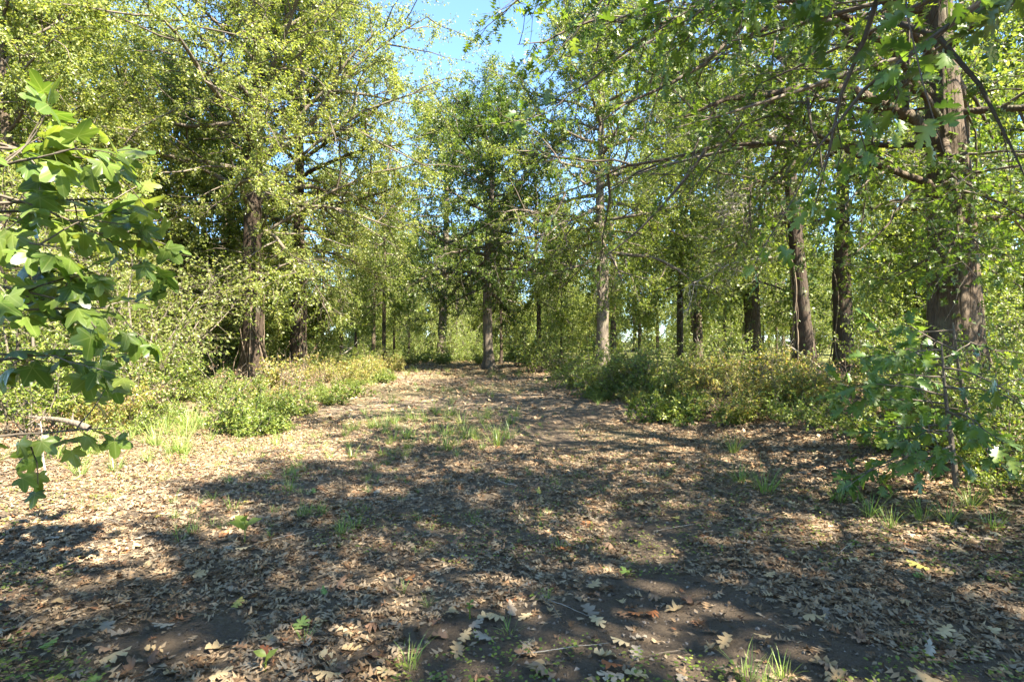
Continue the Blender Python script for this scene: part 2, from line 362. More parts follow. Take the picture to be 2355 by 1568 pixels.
# ------------------------------------------------------------------ ground
def build_ground():
    rg = np.random.default_rng(3)
    a = np.linspace(-1, 1, 201); xs = np.sign(a)*(9*np.abs(a)+391*np.abs(a)**7)
    b = np.linspace(0, 1, 250); ys = np.concatenate([-np.linspace(300, 6, 14), np.linspace(-4, 0, 9), .05+16*b+784*b**8])
    X, Y = np.meshgrid(xs, ys); Z = ground_h(X, Y)
    near = (1-sstep(8, 20, np.hypot(X, Y)))
    bm = bare_mask(X, Y)
    Z = Z+near*(.012*(fbm(X*9, Y*9)-.5)+bm*.02*(fbm(X*16+5, Y*16)-.5))
    ny, nx = X.shape
    i, j = np.meshgrid(np.arange(ny-1), np.arange(nx-1), indexing='ij'); k = i*nx+j
    Q = np.stack([k, k+1, k+nx+1, k+nx], -1).reshape(-1, 4)
    mb = MB().add(np.stack([X, Y, Z], -1), Q)
    me = mb.mesh('ground', [M['soil']])
    at = me.attributes.new('bare', 'FLOAT', 'POINT'); at.data.foreach_set('value', bm.ravel().astype(np.float32))
    off = X-track_mid(Y)
    gm = np.clip(sstep(3.2, 7, np.abs(off))*sstep(9, 18, Y)*.85+.9*sstep(30, 45, Y)+sstep(.5, .62, fbm(X*.5, Y*.5))*sstep(6.5, 9, Y)*.35, 0, 1)
    at = me.attributes.new('green', 'FLOAT', 'POINT'); at.data.foreach_set('value', gm.ravel().astype(np.float32))
    o = link('ground', me, None, 'structure'); o['label'] = 'bare dark soil and leaf strewn floor of the woodland track'
build_ground()

# ------------------------------------------------------------------ trees
def trunk_mesh(rng, pts, rad, sides=20, rough=.06, flare=.55):
    """resample a trunk centre line, flare the foot, furrow the bark"""
    pts = np.array(pts, float); rad = np.array(rad, float)
    s = np.concatenate([[0], np.cumsum(np.linalg.norm(np.diff(pts, axis=0), axis=1))])
    n = int(max(14, s[-1]/.22)); t = np.linspace(0, 1, n)**1.25*s[-1]
    P = np.stack([np.interp(t, s, pts[:, c]) for c in range(3)], -1)
    for _ in range(4): P[1:-1] = .25*P[:-2]+.5*P[1:-1]+.25*P[2:]
    r = np.interp(t, s, rad); a = np.arange(sides)*2*np.pi/sides
    ph = rng.uniform(0, 6.28, 6)
    fl = np.exp(-t/.35)[:, None]*(flare+.28*np.cos(4*a[None]+ph[0])+.2*np.cos(7*a[None]+ph[1]))
    lump = .05*np.cos(2*a[None]+ph[2]+t[:, None]*.7)+.04*np.cos(3*a[None]+ph[3]-t[:, None]*1.1)
    rib = rough*(fbm(a[None]*sides/6.28*1.3+50+0*t[:, None], t[:, None]*1.6+ph[4]*9, 2)-.5)*2
    rib = (rib+np.roll(rib, 1, 1)*0)
    RR = r[:, None]*(1+np.maximum(fl, -.2)+lump+rib)
    V = P[:, None]+RR[..., None]*np.stack([np.cos(a), np.sin(a), 0*a], -1)[None]
    V[0, :, 2] -= .25
    i, j = np.meshgrid(np.arange(n-1), np.arange(sides), indexing='ij'); b = i*sides; j2 = (j+1) % sides
    Q = np.stack([b+j, b+j2, b+sides+j2, b+sides+j], -1).reshape(-1, 4)
    return V.reshape(-1, 3), Q, P, r

def tree(name, label, loc, seed, H=15, r0=.3, cb=3.5, Rc=5.5, nl=34, ns=8, nt=8, nleaf=11, leaf='leaf_mid', bark='bark',
         T=None, lsize=.12, lean=None, low=-.25, high=1.0, group=None, vines=0, ivy=0, dead=0, sides=20, twigs=True, az=None, tl=(.45, 1.15),
         droop=-.05, single=None, special=(), cat='tree', limb_parts=True, ivyz=(0, 5), top=.5, rz=0.0, thin=None, limb_bark=None, rough=.06, flare=.55):
    rng = np.random.default_rng(seed)
    root = thing(name, label, cat, loc, rz, 1, group)
    # trunk
    if lean is None:
        zs = np.linspace(0, H, 9); w = np.cumsum(rng.normal(0, .10*H/15, (9, 2)), 0); w -= w[0]
        pts = np.column_stack([w*np.linspace(0, 1, 9)[:, None]**.5, zs])
    else: pts = np.array(lean, float)
    s = np.linspace(0, 1, len(pts)); rad = r0*(1-s)**.75*.97+.03
    V, Q, P, rr = trunk_mesh(rng, pts, rad, sides, rough, flare)
    MB().add(V, Q).build('trunk', [M[bark]], root)
    def tr(z):  # trunk point and radius at height
        z = np.asarray(z); return np.stack([np.interp(z, P[:, 2], P[:, 0]), np.interp(z, P[:, 2], P[:, 1]), z], -1), np.interp(z, P[:, 2], rr)
    # limbs
    q = (np.arange(nl)+rng.uniform(0, .8, nl))/nl; z = cb+(H*.97-cb)*q**.95
    S, sr = tr(z)
    A = np.arange(nl)*2.399+rng.uniform(-.5, .5, nl)+(rng.uniform(0, 6) if az is None else 0)
    if az is not None: A = az[0]+rng.uniform(-az[1], az[1], nl)
    el = low+(high-low)*q**1.1+rng.normal(0, .12, nl)
    Ln = Rc*(1-(1-top)*q**1.5)*rng.uniform(.72, 1.12, nl)*np.where(q < .12, .8, 1)
    D = np.stack([np.cos(A)*np.cos(el), np.sin(A)*np.cos(el), np.sin(el)], -1)
    LP = grow(rng, S, D, Ln, 9, droop*(1-q)+.02*q, .11)
    lr = np.minimum(sr*.62, .022+.012*Ln)
    lrad = lr[:, None]*(1-np.linspace(0, 1, 9))[None]**.8*.94+.008
    for (sp, srad) in special:      # hand-placed big limbs
        sp = np.array(sp, float); tt = np.linspace(0, 1, 9); ts = np.linspace(0, 1, len(sp))
        pp = np.stack([np.interp(tt, ts, sp[:, c]) for c in range(3)], -1); pp[1:-1] += rng.normal(0, .03, (7, 3))
        LP = np.concatenate([LP, pp[None]]); lrad = np.concatenate([lrad, (srad*(1-tt)**.7*.85+.012)[None]]); Ln = np.append(Ln, np.linalg.norm(sp[-1]-sp[0]))
    nl = len(LP)
    for k in range(nl) if limb_parts else ():
        v, f = tubes(LP[k:k+1], lrad[k:k+1], 8 if lrad[k, 0] > .06 else 6)
        MB().add(v, f).build('limb', [M[limb_bark or bark]], root)
    cm = MB()
    if not limb_parts:
        v, f = tubes(LP, lrad, 5); cm.add(v, f, 1)
    # secondary branches
    u = np.clip((np.arange(ns)[None]+rng.uniform(.2, 1.0, (nl, ns)))/ns*.85+.15, 0, 1)
    p, t = along(LP, u); side = nrm(np.cross(t, np.array([0, 0, 1.]))); upw = np.cross(side, t)
    ro = (np.arange(ns)*2.4)[None]+rng.uniform(0, 6.28, (nl, 1))+rng.normal(0, .4, (nl, ns)); ro = ro[..., None]
    th = rng.uniform(.6, 1.2, (nl, ns))[..., None]
    d = t*np.cos(th)+(side*np.cos(ro)+upw*np.sin(ro)*.8)*np.sin(th)+rng.normal(0, .15, (nl, ns, 3))
    Ls = (Ln[:, None]*(.50*(1-u)+.18)*rng.uniform(.7, 1.2, (nl, ns))+.35).ravel()
    SP = grow(rng, p.reshape(-1, 3), d.reshape(-1, 3), Ls, 6, -.03, .17)
    srd = (.006+.0085*Ls)[:, None]*(1-np.linspace(0, 1, 6))[None]**.8+.004
    v, f = tubes(SP, srd, 4 if twigs else 3); cm.add(v, f, 1)
    # twigs along secondaries, the outer limbs and the leader
    n2 = len(SP); u = (np.arange(nt)[None]+rng.uniform(.1, 1, (n2, nt)))/nt*.9+.1
    p, t = along(SP, u); d = t*.75+rng.normal(0, .55, p.shape)
    tp = [p.reshape(-1, 3)]; td = [d.reshape(-1, 3)]
    u = rng.uniform(.15, 1, (nl, nt*2)); p, t = along(LP, u); d = t*.4+rng.normal(0, .6, p.shape); tp.append(p.reshape(-1, 3)); td.append(d.reshape(-1, 3))
    zt = rng.uniform(cb+.55*(H-cb), H*.995, 40); p, _ = tr(zt); tp.append(p); td.append(rng.normal(0, .6, (40, 3))+np.array([0, 0, .5]))
    tp = np.concatenate(tp); td = np.concatenate(td); n3 = len(tp)
    TP = grow(rng, tp, td, rng.uniform(tl[0], tl[1], n3), 4, -.05, .2)
    if twigs:
        v, f = tubes(TP, np.tile(np.array([.006, .005, .004, .002])*(1 if lsize < .2 else 1.2), (n3, 1)), 3); cm.add(v, f, 1)
    # leaves
    gap = fbm(TP[:, -1, 0]*.42+seed, TP[:, -1, 2]*.42+TP[:, -1, 1]*.3, 3)      # thin places in the crown
    if thin: tz = np.where(TP[:, -1, 2] > thin[0], thin[1], 1.0)
    else: tz = 1.0
    keep = rng.random(n3) < tz* np.clip((gap-.30)*6, .30, 1)
    TL = TP[keep]; n3 = len(TL)
    u = rng.uniform(.08, 1.0, (n3, nleaf)); p, t = along(TL, u)
    d = t*.55+rng.normal(0, .75, p.shape)+np.array([0, 0, -.30])
    p = (p+nrm(d)*.025+rng.normal(0, .05, p.shape)).reshape(-1, 3); d = d.reshape(-1, 3)
    nm = nrm(rng.normal(0, .55, p.shape)+np.array([.12, -.05, .9]))
    sc = lsize*rng.uniform(.6, 1.2, len(p))
    if single:      # the leaves that show largest become parts of their own
        W = p+np.array(loc)
        px = W[:, 0]/np.maximum(W[:, 1], .1); pz = (W[:, 2]-CAM_H)/np.maximum(W[:, 1], .1)
        ok = (W[:, 1] > 1.2) & (np.abs(px) < .93) & (np.abs(pz) < .62)
        dist = np.where(ok, np.linalg.norm(W-np.array([0, 0, CAM_H]), axis=1), 1e9)
        close = np.linalg.norm(W-np.array([0, 0, CAM_H]), axis=1) < 2.0        # nothing right in the photographer's face
        idx = np.argsort(dist)[:single]; idx = idx[(dist[idx] < 1e8) & ~close[idx]]
        own = [(int(rng.integers(len(OAK_LEAF))), leaf_matrix(p[k], d[k], nm[k], sc[k])) for k in idx]
        m = np.ones(len(p), bool); m[idx] = False; m &= ~close
        p, d, nm, sc = p[m], d[m], nm[m], sc[m]
    v, f = scatter(T or tmpl_rhomb(), p, d, nm, sc); cm.add(v, f, 0, False)
    cr = cm.build('crown', [M[leaf], M['twig']], root, 'stuff')
    for q_, mtx in own if single else ():
        o = link('leaf', OAK_LEAF[q_], cr); o.matrix_local = mtx
    # bare dead limbs
    for k in range(dead):
        zz = rng.uniform(cb*.75, cb+(H-cb)*.45); s0, _ = tr(zz); a = az[0]+rng.uniform(-.9, .9) if az is not None else rng.uniform(0, 6.28)
        dm = MB(); L1 = rng.uniform(2.0, 3.8)
        lp = grow(rng, s0[None], np.array([[math.cos(a), math.sin(a), rng.uniform(-.25, .3)]]), np.array([L1]), 10, -.05, .14)
        v, f = tubes(lp, np.linspace(.035, .006, 10)[None], 5); dm.add(v, f)
        u = rng.uniform(.2, 1, (1, 16)); p, t = along(lp, u); sp = grow(rng, p[0], t[0]*.6+rng.normal(0, .6, (16, 3)), rng.uniform(.4, 1.3, 16), 6, -.06, .2)
        v, f = tubes(sp, np.tile(np.linspace(.010, .003, 6), (16, 1)), 3); dm.add(v, f)
        u = rng.uniform(.2, 1, (16, 7)); p, t = along(sp, u); sp = grow(rng, p.reshape(-1, 3), t.reshape(-1, 3)*.6+rng.normal(0, .6, (112, 3)), rng.uniform(.2, .6, 112), 4, -.08, .2)
        v, f = tubes(sp, np.tile(np.linspace(.005, .002, 4), (112, 1)), 3); dm.add(v, f)
        dm.build('dead_limb', [M['dead_wood']], root)
    # climbing vines on the trunk
    for k in range(vines):
        zmax = rng.uniform(1.2, ivyz[1]); zz = np.linspace(-.05, zmax, 26); c, r = tr(np.maximum(zz, 0))
        fl = 1+.75*np.exp(-np.maximum(zz, 0)/.35)
        a = rng.uniform(0, 6.28)+rng.uniform(-.8, .8)*np.sin(zz*rng.uniform(.9, 2.2)+rng.uniform(0, 6))+rng.uniform(-.25, .25)*zz
        vr = rng.uniform(.010, .030)
        off = (r*fl*1.07+vr*.6+np.maximum(0, rng.normal(.0, .015, 26))+rng.choice([0, .10])*np.exp(-((zz-.5)/.5)**2))
        pp = c.copy(); pp[:, 2] = zz; pp[:, 0] += np.cos(a)*off; pp[:, 1] += np.sin(a)*off
        v, f = tubes(pp[None], np.full((1, 26), vr)*np.linspace(1, .6, 26)[None], 6); MB().add(v, f).build('vine', [M['vine']], root)
    if ivy:
        zz = ivyz[0]+(ivyz[1]-ivyz[0])*rng.random(ivy)**1.2; c, r = tr(zz); a = rng.uniform(0, 6.28, ivy)
        clump = fbm(a*1.6+seed, zz*1.1, 3) > .45; zz, c, r, a = zz[clump], c[clump], r[clump], a[clump]; n = len(zz)
        fl = 1+.6*np.exp(-zz/.35); rad_ = r*fl*1.05+np.abs(rng.normal(.05, .07, n))
        p = c+np.stack([np.cos(a)*rad_, np.sin(a)*rad_, 0*a], -1); o_ = np.stack([np.cos(a), np.sin(a), 0*a], -1)
        d = o_*.5+rng.normal(0, .45, (n, 3))+np.array([0, 0, -.5]); nm = o_*.8+rng.normal(0, .4, (n, 3))+np.array([0, 0, .5])
        v, f = scatter(tmpl_oval(), p, d, nm, rng.uniform(.07, .13, n)); MB().add(v, f, 0, False).build('ivy', [M['ivy']], root, 'stuff')
    return root

OAK_LEAF = []
for k in range(4):
    v, f = tmpl_oak(curl=.15*k, seed=k); OAK_LEAF.append(MB().add(v, f, 0, True).mesh('oak_leaf', [M['leaf_oak_obj']]))
OAK_T = tmpl_oak_small(.1, 9)

def gl(px, d, dz=0): x = gx(px, d); return (x, d, float(ground_h(x, d))+dz)

# --- the trees one can name
tree('vine_wrapped_tree', 'big tree with dark vine wrapped trunk and tall pale green crown left of the track', gl(578, 20.6), 11,
     H=17.5, r0=.36, cb=5.2, Rc=7.4, nl=42, ns=9, nt=9, nleaf=50, leaf='leaf_light', T=tmpl_tri(), bark='bark_dark', lsize=.092, limb_bark='bark_grey', special=[([(0, 0, 6.0), (2.2, -.4, 8.2), (4.6, -.6, 9.6), (6.6, -.6, 10.2)], .07), ([(0, 0, 7.5), (2.0, .3, 10.0), (4.4, .5, 12.2), (6.4, .5, 13.4)], .07),
     ([(0, 0, 5.0), (2.4, .2, 6.6), (4.6, .3, 7.6), (6.4, .2, 7.8)], .06), ([(0, 0, 9.5), (1.8, -.3, 12.0), (3.8, -.4, 14.2), (5.4, -.4, 15.6)], .06)],
     vines=11, ivy=170, low=.05, high=1.2, ivyz=(.8, 5))
tree('vine_wrapped_tree', 'tree with braided vine roots at its foot, next behind the big dark vine wrapped trunk', gl(683, 24.5), 12,
     H=15.5, r0=.30, cb=4.8, Rc=6.2, nl=36, ns=9, nt=8, nleaf=46, leaf='leaf_mid', T=tmpl_tri(), bark='bark_dark', lsize=.098, limb_bark='bark', vines=15, ivy=220, low=0., high=1.1, ivyz=(1.2, 5))
tree('woodland_tree', 'straight grey trunk standing where the track meets the far meadow, clear of its neighbours', gl(1015, 46), 13,
     H=19.5, r0=.36, cb=6.2, Rc=6.2, nl=34, ns=8, nt=7, nleaf=24, leaf='leaf_mid', T=tmpl_tri(), bark='bark_grey', lsize=.19, twigs=False)
tree('woodland_tree', 'leafy tree with bare cylindrical trunk beside the right edge of the track', gl(1124, 31), 14,
     H=13.6, r0=.27, cb=4.2, Rc=6.2, nl=38, ns=8, nt=8, nleaf=46, leaf='leaf_dark', T=tmpl_tri(), bark='bark_grey', lsize=.11, low=-.3)
tree('woodland_tree', 'tree with pale sunlit bark rising behind the roadside bramble mound', gl(1385, 25), 15,
     H=15.5, r0=.27, cb=4.6, Rc=6.2, nl=38, ns=8, nt=8, nleaf=44, leaf='leaf_mid', T=tmpl_tri(), bark='bark_grey', lsize=.105, low=-.3, vines=4, ivy=120, ivyz=(0, 7))
d9 = 16.3
tree('leaning_tree', 'leaning reddish brown trunk with shaggy bark and bare drooping twigs', gl(1860, d9), 19,
     H=14, r0=.235, cb=4.4, Rc=5.2, nl=30, ns=8, nt=8, nleaf=14, leaf='leaf_mid', bark='bark_dark', T=tmpl_spiky(), lsize=.13, dead=10, vines=6, ivy=330, ivyz=(0, 6), low=-.2, az=(2.9, 2.1), thin=(11, .5),
     lean=[(0, 0, 0), (-.18, 0, 1.8), (-.36, 0, 3.9), (-.55, 0, 5.8), (-.5, .1, 8), (-.2, .1, 10.5), (0, .2, 14)])
d11 = 10.0
kx = gx(2205, d11)
tree('oak_tree', 'stout oak with thick left reaching limbs and creeper up its furrowed trunk', (kx, d11, float(ground_h(kx, d11))), 21,
     H=15, r0=.43, cb=4.6, Rc=5.6, nl=24, ns=10, nt=8, nleaf=12, leaf='leaf_oak', bark='bark', T=OAK_T, lsize=.14, vines=8, ivy=900, ivyz=(0, 4.6), low=-.1, sides=72, rough=.11, flare=.8, thin=(8.5, .35),
     lean=[(0, 0, 0), (-.05, 0, 1.5), (-.12, 0, 3.0), (-.22, 0, 4.6), (-.3, .1, 6.5), (-.25, .1, 9), (0, .2, 15)],
     special=[([(-.22, 0, 4.35), (-.75, -.1, 4.95), (-1.6, -.3, 5.25), (-2.8, -.6, 5.4), (-4.0, -.9, 5.1), (-5.2, -1.2, 4.6)], .14),
              ([(-.15, 0, 3.5), (-.8, -.2, 3.85), (-1.6, -.3, 4.1), (-2.6, -.3, 4.6), (-3.4, -.5, 4.9)], .075),
              ([(-.3, 0, 5.4), (-1.1, .2, 5.8), (-1.5, .3, 6.5), (-2.2, .4, 7.2), (-3.2, .4, 8.0)], .12),
              ([(-.3, 0, 6.0), (-2.0, -.8, 6.7), (-4.2, -1.7, 7.0), (-6.0, -2.4, 6.7), (-7.6, -2.7, 6.1)], .07),
              ([(-.3, 0, 7.2), (-2.0, -.2, 8.0), (-4.0, -.6, 8.3), (-5.8, -.9, 8.0), (-7.5, -1.2, 7.3)], .07),
              ([(-.3, 0, 5.0), (-2.0, -1.3, 5.6), (-3.8, -2.4, 5.7), (-5.2, -3.0, 5.3), (-6.3, -3.3, 4.8)], .055),
              ([(-.3, 0, 8.0), (-1.6, -1.6, 9.0), (-3.6, -2.8, 9.2), (-5.6, -3.6, 8.8)], .06),
              ([(-.2, 0, 4.6), (-1.5, 1.0, 5.0), (-3.4, 2.0, 5.2), (-5.4, 2.6, 5.0), (-7.0, 3.0, 4.4)], .05),
              ([(.1, 0, 3.2), (.9, -.3, 3.3), (1.7, -.6, 3.1), (2.6, -.8, 2.8)], .05)])
# an oak just outside the frame on the right whose low boughs hang into view
tree('oak_tree', 'oak whose close boughs of big lobed leaves hang over the verge above the oak sapling', (7.6, 4.2, float(ground_h(7.6, 4.2))), 22,
     H=10.5, r0=.34, cb=4.2, Rc=5.0, nl=12, ns=9, nt=8, nleaf=11, leaf='leaf_oak', bark='bark', T=OAK_T, lsize=.15, low=-.05, high=.9, single=290, thin=(5.6, .3),
     special=[([(0, 0, 3.3), (-1.8, -.1, 4.2), (-3.4, -.2, 4.5), (-4.6, -.3, 4.4), (-5.6, -.4, 4.1)], .03), ([(0, 0, 3.4), (-1.6, .6, 4.6), (-3.2, 1.0, 5.2), (-4.6, 1.4, 5.3), (-6.0, 1.7, 5.0)], .03),
              ([(0, 0, 3.7), (-1.8, .1, 4.6), (-3.6, .3, 5.0), (-5.2, .6, 5.0)], .03), ([(0, 0, 4.0), (-1.8, 1.0, 5.4), (-3.6, 1.4, 6.0), (-5.4, 1.8, 6.0), (-6.6, 2.2, 5.6)], .03)])

# --- shared kinds
KW = dict(twigs=False, limb_parts=False, sides=12)
protoA = tree('slender_tree', 'tmp', (0, 0, 0), 31, H=14, r0=.20, cb=4.2, Rc=4.0, nl=24, ns=7, nt=7, nleaf=11, leaf='leaf_mid', bark='bark', lsize=.17, ivy=300, ivyz=(0, 6), **KW)
protoB = tree('slender_tree', 'tmp', (0, 0, 0), 32, H=12, r0=.15, cb=2.8, Rc=3.8, nl=26, ns=7, nt=7, nleaf=11, leaf='leaf_light', bark='bark_dark', lsize=.17, **KW)
protoC = tree('broad_tree', 'tmp', (0, 0, 0), 33, H=14.5, r0=.26, cb=2.6, Rc=6.0, nl=38, ns=8, nt=8, nleaf=27, leaf='leaf_light', bark='bark', lsize=.122, **KW)
protoD = tree('broad_tree', 'tmp', (0, 0, 0), 34, H=15, r0=.30, cb=3.6, Rc=5.8, nl=38, ns=8, nt=8, nleaf=27, leaf='leaf_mid', bark='bark', lsize=.122, ivy=400, ivyz=(0, 7), **KW)
protoE = tree('understory_tree', 'tmp', (0, 0, 0), 35, H=7, r0=.07, cb=.8, Rc=2.8, nl=26, ns=6, nt=6, nleaf=17, leaf='leaf_light', bark='bark_dark', lsize=.15, **KW)
protoF = tree('understory_tree', 'tmp', (0, 0, 0), 36, H=5.5, r0=.06, cb=.5, Rc=2.4, nl=22, ns=6, nt=6, nleaf=17, leaf='leaf_mid', bark='bark_dark', lsize=.14, **KW)
protos_used = set()
def place(src, label, px=None, d=None, x=None, y=None, rz=0., sc=1., group=None):
    if px is not None: x, y = gx(px, d), d
    loc = (x, y, float(ground_h(x, y)))
    if src.name not in protos_used:
        protos_used.add(src.name); src.location = loc; src.rotation_euler = (0, 0, rz); src.scale = (sc,)*3 if np.isscalar(sc) else sc
        src['label'] = label
        if group: src['group'] = group
        return src
    return copy_thing(src, label, loc, rz, sc, group)

MARKS = {'the sweetgum sapling': (-2.7, 2.9), 'the big vine wrapped trunk': (gx(578, 20.6), 20.6), 'the brush heap': (gx(790, 35), 35), 'the bare cylindrical trunk': (gx(1124, 31), 31),
         'the pale barked tree': (gx(1385, 25), 25), 'the leaning trunk': (gx(1860, 16.3), 16.3), 'the stout oak': (gx(2205, 10), 10), 'the oak sapling': (4.15, 5.3), 'the lone broad leaved seedling': (gx(562, 4.25), 4.25),
         'the straight grey far trunk': (gx(1015, 46), 46), 'the track end grass patch': (gx(1000, 9), 9)}
MARKS['the middle grass patch'] = MARKS.pop('the track end grass patch')
def near(x, y): return min(MARKS, key=lambda k: (MARKS[k][0]-x)**2+(MARKS[k][1]-y)**2)
rg = random.Random(77)
place(protoA, 'thin dark trunk beside an ivy covered one, behind the yellow green weeds', 1562, 35, rz=1, sc=(1, 1, 1.1))
place(protoA, 'ivy covered trunk right next to the thin dark trunk behind the weeds', 1604, 34, rz=2.4, sc=(1.3, 1.3, 1.2))
tree('creeper_clad_tree', 'thick creeper clad trunk between the ivy covered trunk and the leaning trunk', gl(1730, 31), 41, H=15, r0=.45, cb=6.5, Rc=4.6, nl=24, ns=7, nt=7, nleaf=18,
     leaf='leaf_mid', T=tmpl_tri(), bark='bark', lsize=.14, twigs=False, sides=24, vines=8, ivy=900, ivyz=(0, 7))
tree('stout_tree', 'stout dark trunk standing just behind the leaning reddish trunk', gl(1938, 23.5), 42, H=15, r0=.37, cb=5.6, Rc=4.6, nl=24, ns=7, nt=7, nleaf=18,
     leaf='leaf_mid', T=tmpl_tri(), bark='bark_dark', lsize=.125, twigs=False, sides=24, vines=3, ivy=260, ivyz=(0, 6))
LW = {'broad_treeTrue': 'pale green broad tree', 'broad_treeFalse': 'darker ivy footed broad tree', 'slender_treeFalse': 'slender open crowned tree'}
for (x, y, sc, p) in [(-12.5, 14.0, .70, protoC), (-15.5, 19, .85, protoC), (-18.5, 14.0, .8, protoD), (-17, 25, .95, protoC), (-17, 33, .95, protoA), (-22, 20, .9, protoC), (-22, 28, 1.0, protoD)]:
    lb = LW[p.name.split('.')[0]+str(p is protoC)]+' in the left thicket, nearest '+near(x, y); place(p, lb, x=x, y=y, rz=rg.uniform(0, 6), sc=sc, group=lb)
RW = 'tree of the right hand wood standing behind the stout oak'
for (x, y, sc, p) in [(14.5, 19.5, 1.0, protoA), (22, 16.5, .95, protoA), (21, 23, 1.1, protoA), (12.5, 29, 1.0, protoA), (24, 30, 1.0, protoA)]:
    place(p, RW, x=x, y=y, rz=rg.uniform(0, 6), sc=sc, group='trees of the right hand wood')
SH = 'tree beside the track outside the picture that shades the near ground'
for (x, y, sc, p) in [(8.5, -3.0, 1.15, protoA), (5.5, -7, 1.1, protoA), (10.5, -9, 1.0, protoB), (1.8, -5.0, 1.2, protoA), (-2, -8, 1.1, protoB)]:
    place(p, SH, x=x, y=y, rz=rg.uniform(0, 6), sc=sc, group='shade trees outside the picture')
far = []
for px, d in [(742, 33), (785, 38), (818, 44), (858, 41), (882, 36.5), (906, 47), (940, 52), (990, 56), (1050, 62), (1152, 38), (1240, 33), (1290, 44), (1412, 30), (1470, 40), (1512, 46), (1665, 42), (1785, 46), (1820, 38), (2010, 36), (2080, 30), (2300, 24), (480, 33), (520, 27), (640, 36), (420, 24), (330, 30)]:
    far.append((gx(px, d), d, protoA if rg.random() < .5 else protoB, (.62, .62, rg.uniform(.85, 1.05))))
for k in range(26):      # open wood, then the denser far edge
    d = rg.uniform(45, 72); x = rg.uniform(-.95, .95)*d
    if abs(x-track_mid(d)) < 4: continue
    far.append((x, d, rg.choice([protoA, protoB]), (.75, .75, rg.uniform(.85, 1.05))))
for k in range(75):
    d = rg.uniform(74, 112); x = rg.uniform(-.95, .95)*d
    far.append((x, d, rg.choice([protoA, protoB, protoC, protoD]), rg.uniform(.85, 1.15)))
for k in range(80):
    d = rg.uniform(26, 72); x = rg.uniform(-.95, .95)*d
    if (abs(x-track_mid(d)) < 6 and d < 66) or (-.34 < x/d < -.1 and d < 50) or (0 < x/d < .6 and d < 42): continue
    far.append((x, d, rg.choice([protoE, protoF]), rg.uniform(.5, .95)))
for k in range(22):
    d = rg.uniform(78, 112); far.append((track_mid(d)+rg.uniform(-14, 16), d, rg.choice([protoE, protoF]), rg.uniform(.8, 1.3)))
for k in range(64):
    d = rg.uniform(84, 118); far.append((rg.uniform(-.95, .95)*d, d, rg.choice([protoE, protoF]), rg.uniform(.9, 1.4)))
for x, y, p, sc in far:
    nm = p.name.split('.')[0]; px = 1177+x/y*F_PX
    wh = ('behind the left thicket' if px < 480 else 'behind the vine wrapped trunks' if px < 740 else 'behind the brush heap' if px < 980 else 'at the far end of the track' if px < 1180
          else 'behind the bramble mound' if px < 1480 else 'behind the yellowing weeds' if px < 1800 else 'behind the stout oak')
    kd = 'in the open wood' if y < 73 else 'at the closed far edge'
    lab = {'slender_tree': 'slender thin trunked tree', 'broad_tree': 'broad full crowned tree', 'understory_tree': 'small bushy tree'}[nm]
    if p is protoB: lab = 'slender pale leaved tree'
    if p is protoF: lab = 'small darker bush tree'
    place(p, lab+' '+kd+' '+wh, x=x, y=y, rz=rg.uniform(0, 6.28), sc=sc, group=lab+'s '+kd+' '+wh)

# ------------------------------------------------------------------ shrubs and herbs
def shrub(name, seed, H, spread, stems, leaf, T, lsize, nleaf=10, nt=9, up=.05, lab='tmp', cat='shrub', gap=True, stem_r=.012):
    rng = np.random.default_rng(seed); root = thing(name, lab, cat)
    a = rng.uniform(0, 6.28, stems); r = rng.uniform(0, spread*.25, stems)
    S = np.stack([np.cos(a)*r, np.sin(a)*r, -.05+0*a], -1)
    tilt = rng.uniform(.1, spread/H*.9, stems); D = np.stack([np.cos(a)*tilt, np.sin(a)*tilt, 1+0*a], -1)
    L = H*rng.uniform(.55, 1.1, stems)
    SP = grow(rng, S, D, L, 8, -.04, .14)
    mb = MB(); v, f = tubes(SP, np.maximum(stem_r*L[:, None]/1.5*(1-np.linspace(0, 1, 8))[None], .003), 5)
    MB().add(v, f).build('stem', [M['twig']], root)
    u = rng.uniform(.18, 1, (stems, nt)); p, t = along(SP, u); d = t*.5+rng.normal(0, .65, p.shape)
    TP = grow(rng, p.reshape(-1, 3), d.reshape(-1, 3), rng.uniform(.25, .55, stems*nt)*max(H/1.8, .35), 5, -.04, .2)
    v, f = tubes(TP, np.tile(np.linspace(.005, .002, 5), (len(TP), 1))*min(1.2, H/1.2), 3); mb.add(v, f, 1)
    u = rng.uniform(.1, 1, (len(TP), nleaf)); p, t = along(TP, u)
    d = t*.6+rng.normal(0, .7, p.shape)+np.array([0, 0, -.2]); p = p.reshape(-1, 3); d = d.reshape(-1, 3)
    k = p[:, 2] > .02; p, d = p[k], d[k]
    nm = rng.normal(0, .5, p.shape)+np.array([.1, -.1, .9])
    v, f = scatter(T, p, d, nm, lsize*rng.uniform(.6, 1.25, len(p))); mb.add(v, f, 0, False)
    mb.build('foliage', [M[leaf], M['twig']], root, 'stuff')
    return root
sh_tall = shrub('tall_shrub', 51, 4.6, 2.0, 9, 'leaf_light', tmpl_kite(), .085, nleaf=16, nt=30)
sh_tall2 = shrub('tall_shrub', 52, 3.4, 1.8, 9, 'leaf_herb', tmpl_oval(), .09, nleaf=13, nt=24)
sh_mid = shrub('leafy_shrub', 53, 1.9, 1.3, 12, 'leaf_herb', tmpl_kite(), .075, nleaf=14, nt=18)
sh_bram = shrub('bramble_mound', 54, 1.5, 1.6, 22, 'leaf_herb', tmpl_spiky(), .075, nleaf=12, nt=16)
sh_weed = shrub('weed_clump', 55, .75, .8, 16, 'leaf_herb', tmpl_oval(), .05, nleaf=9, nt=12, cat='weeds', stem_r=.008)
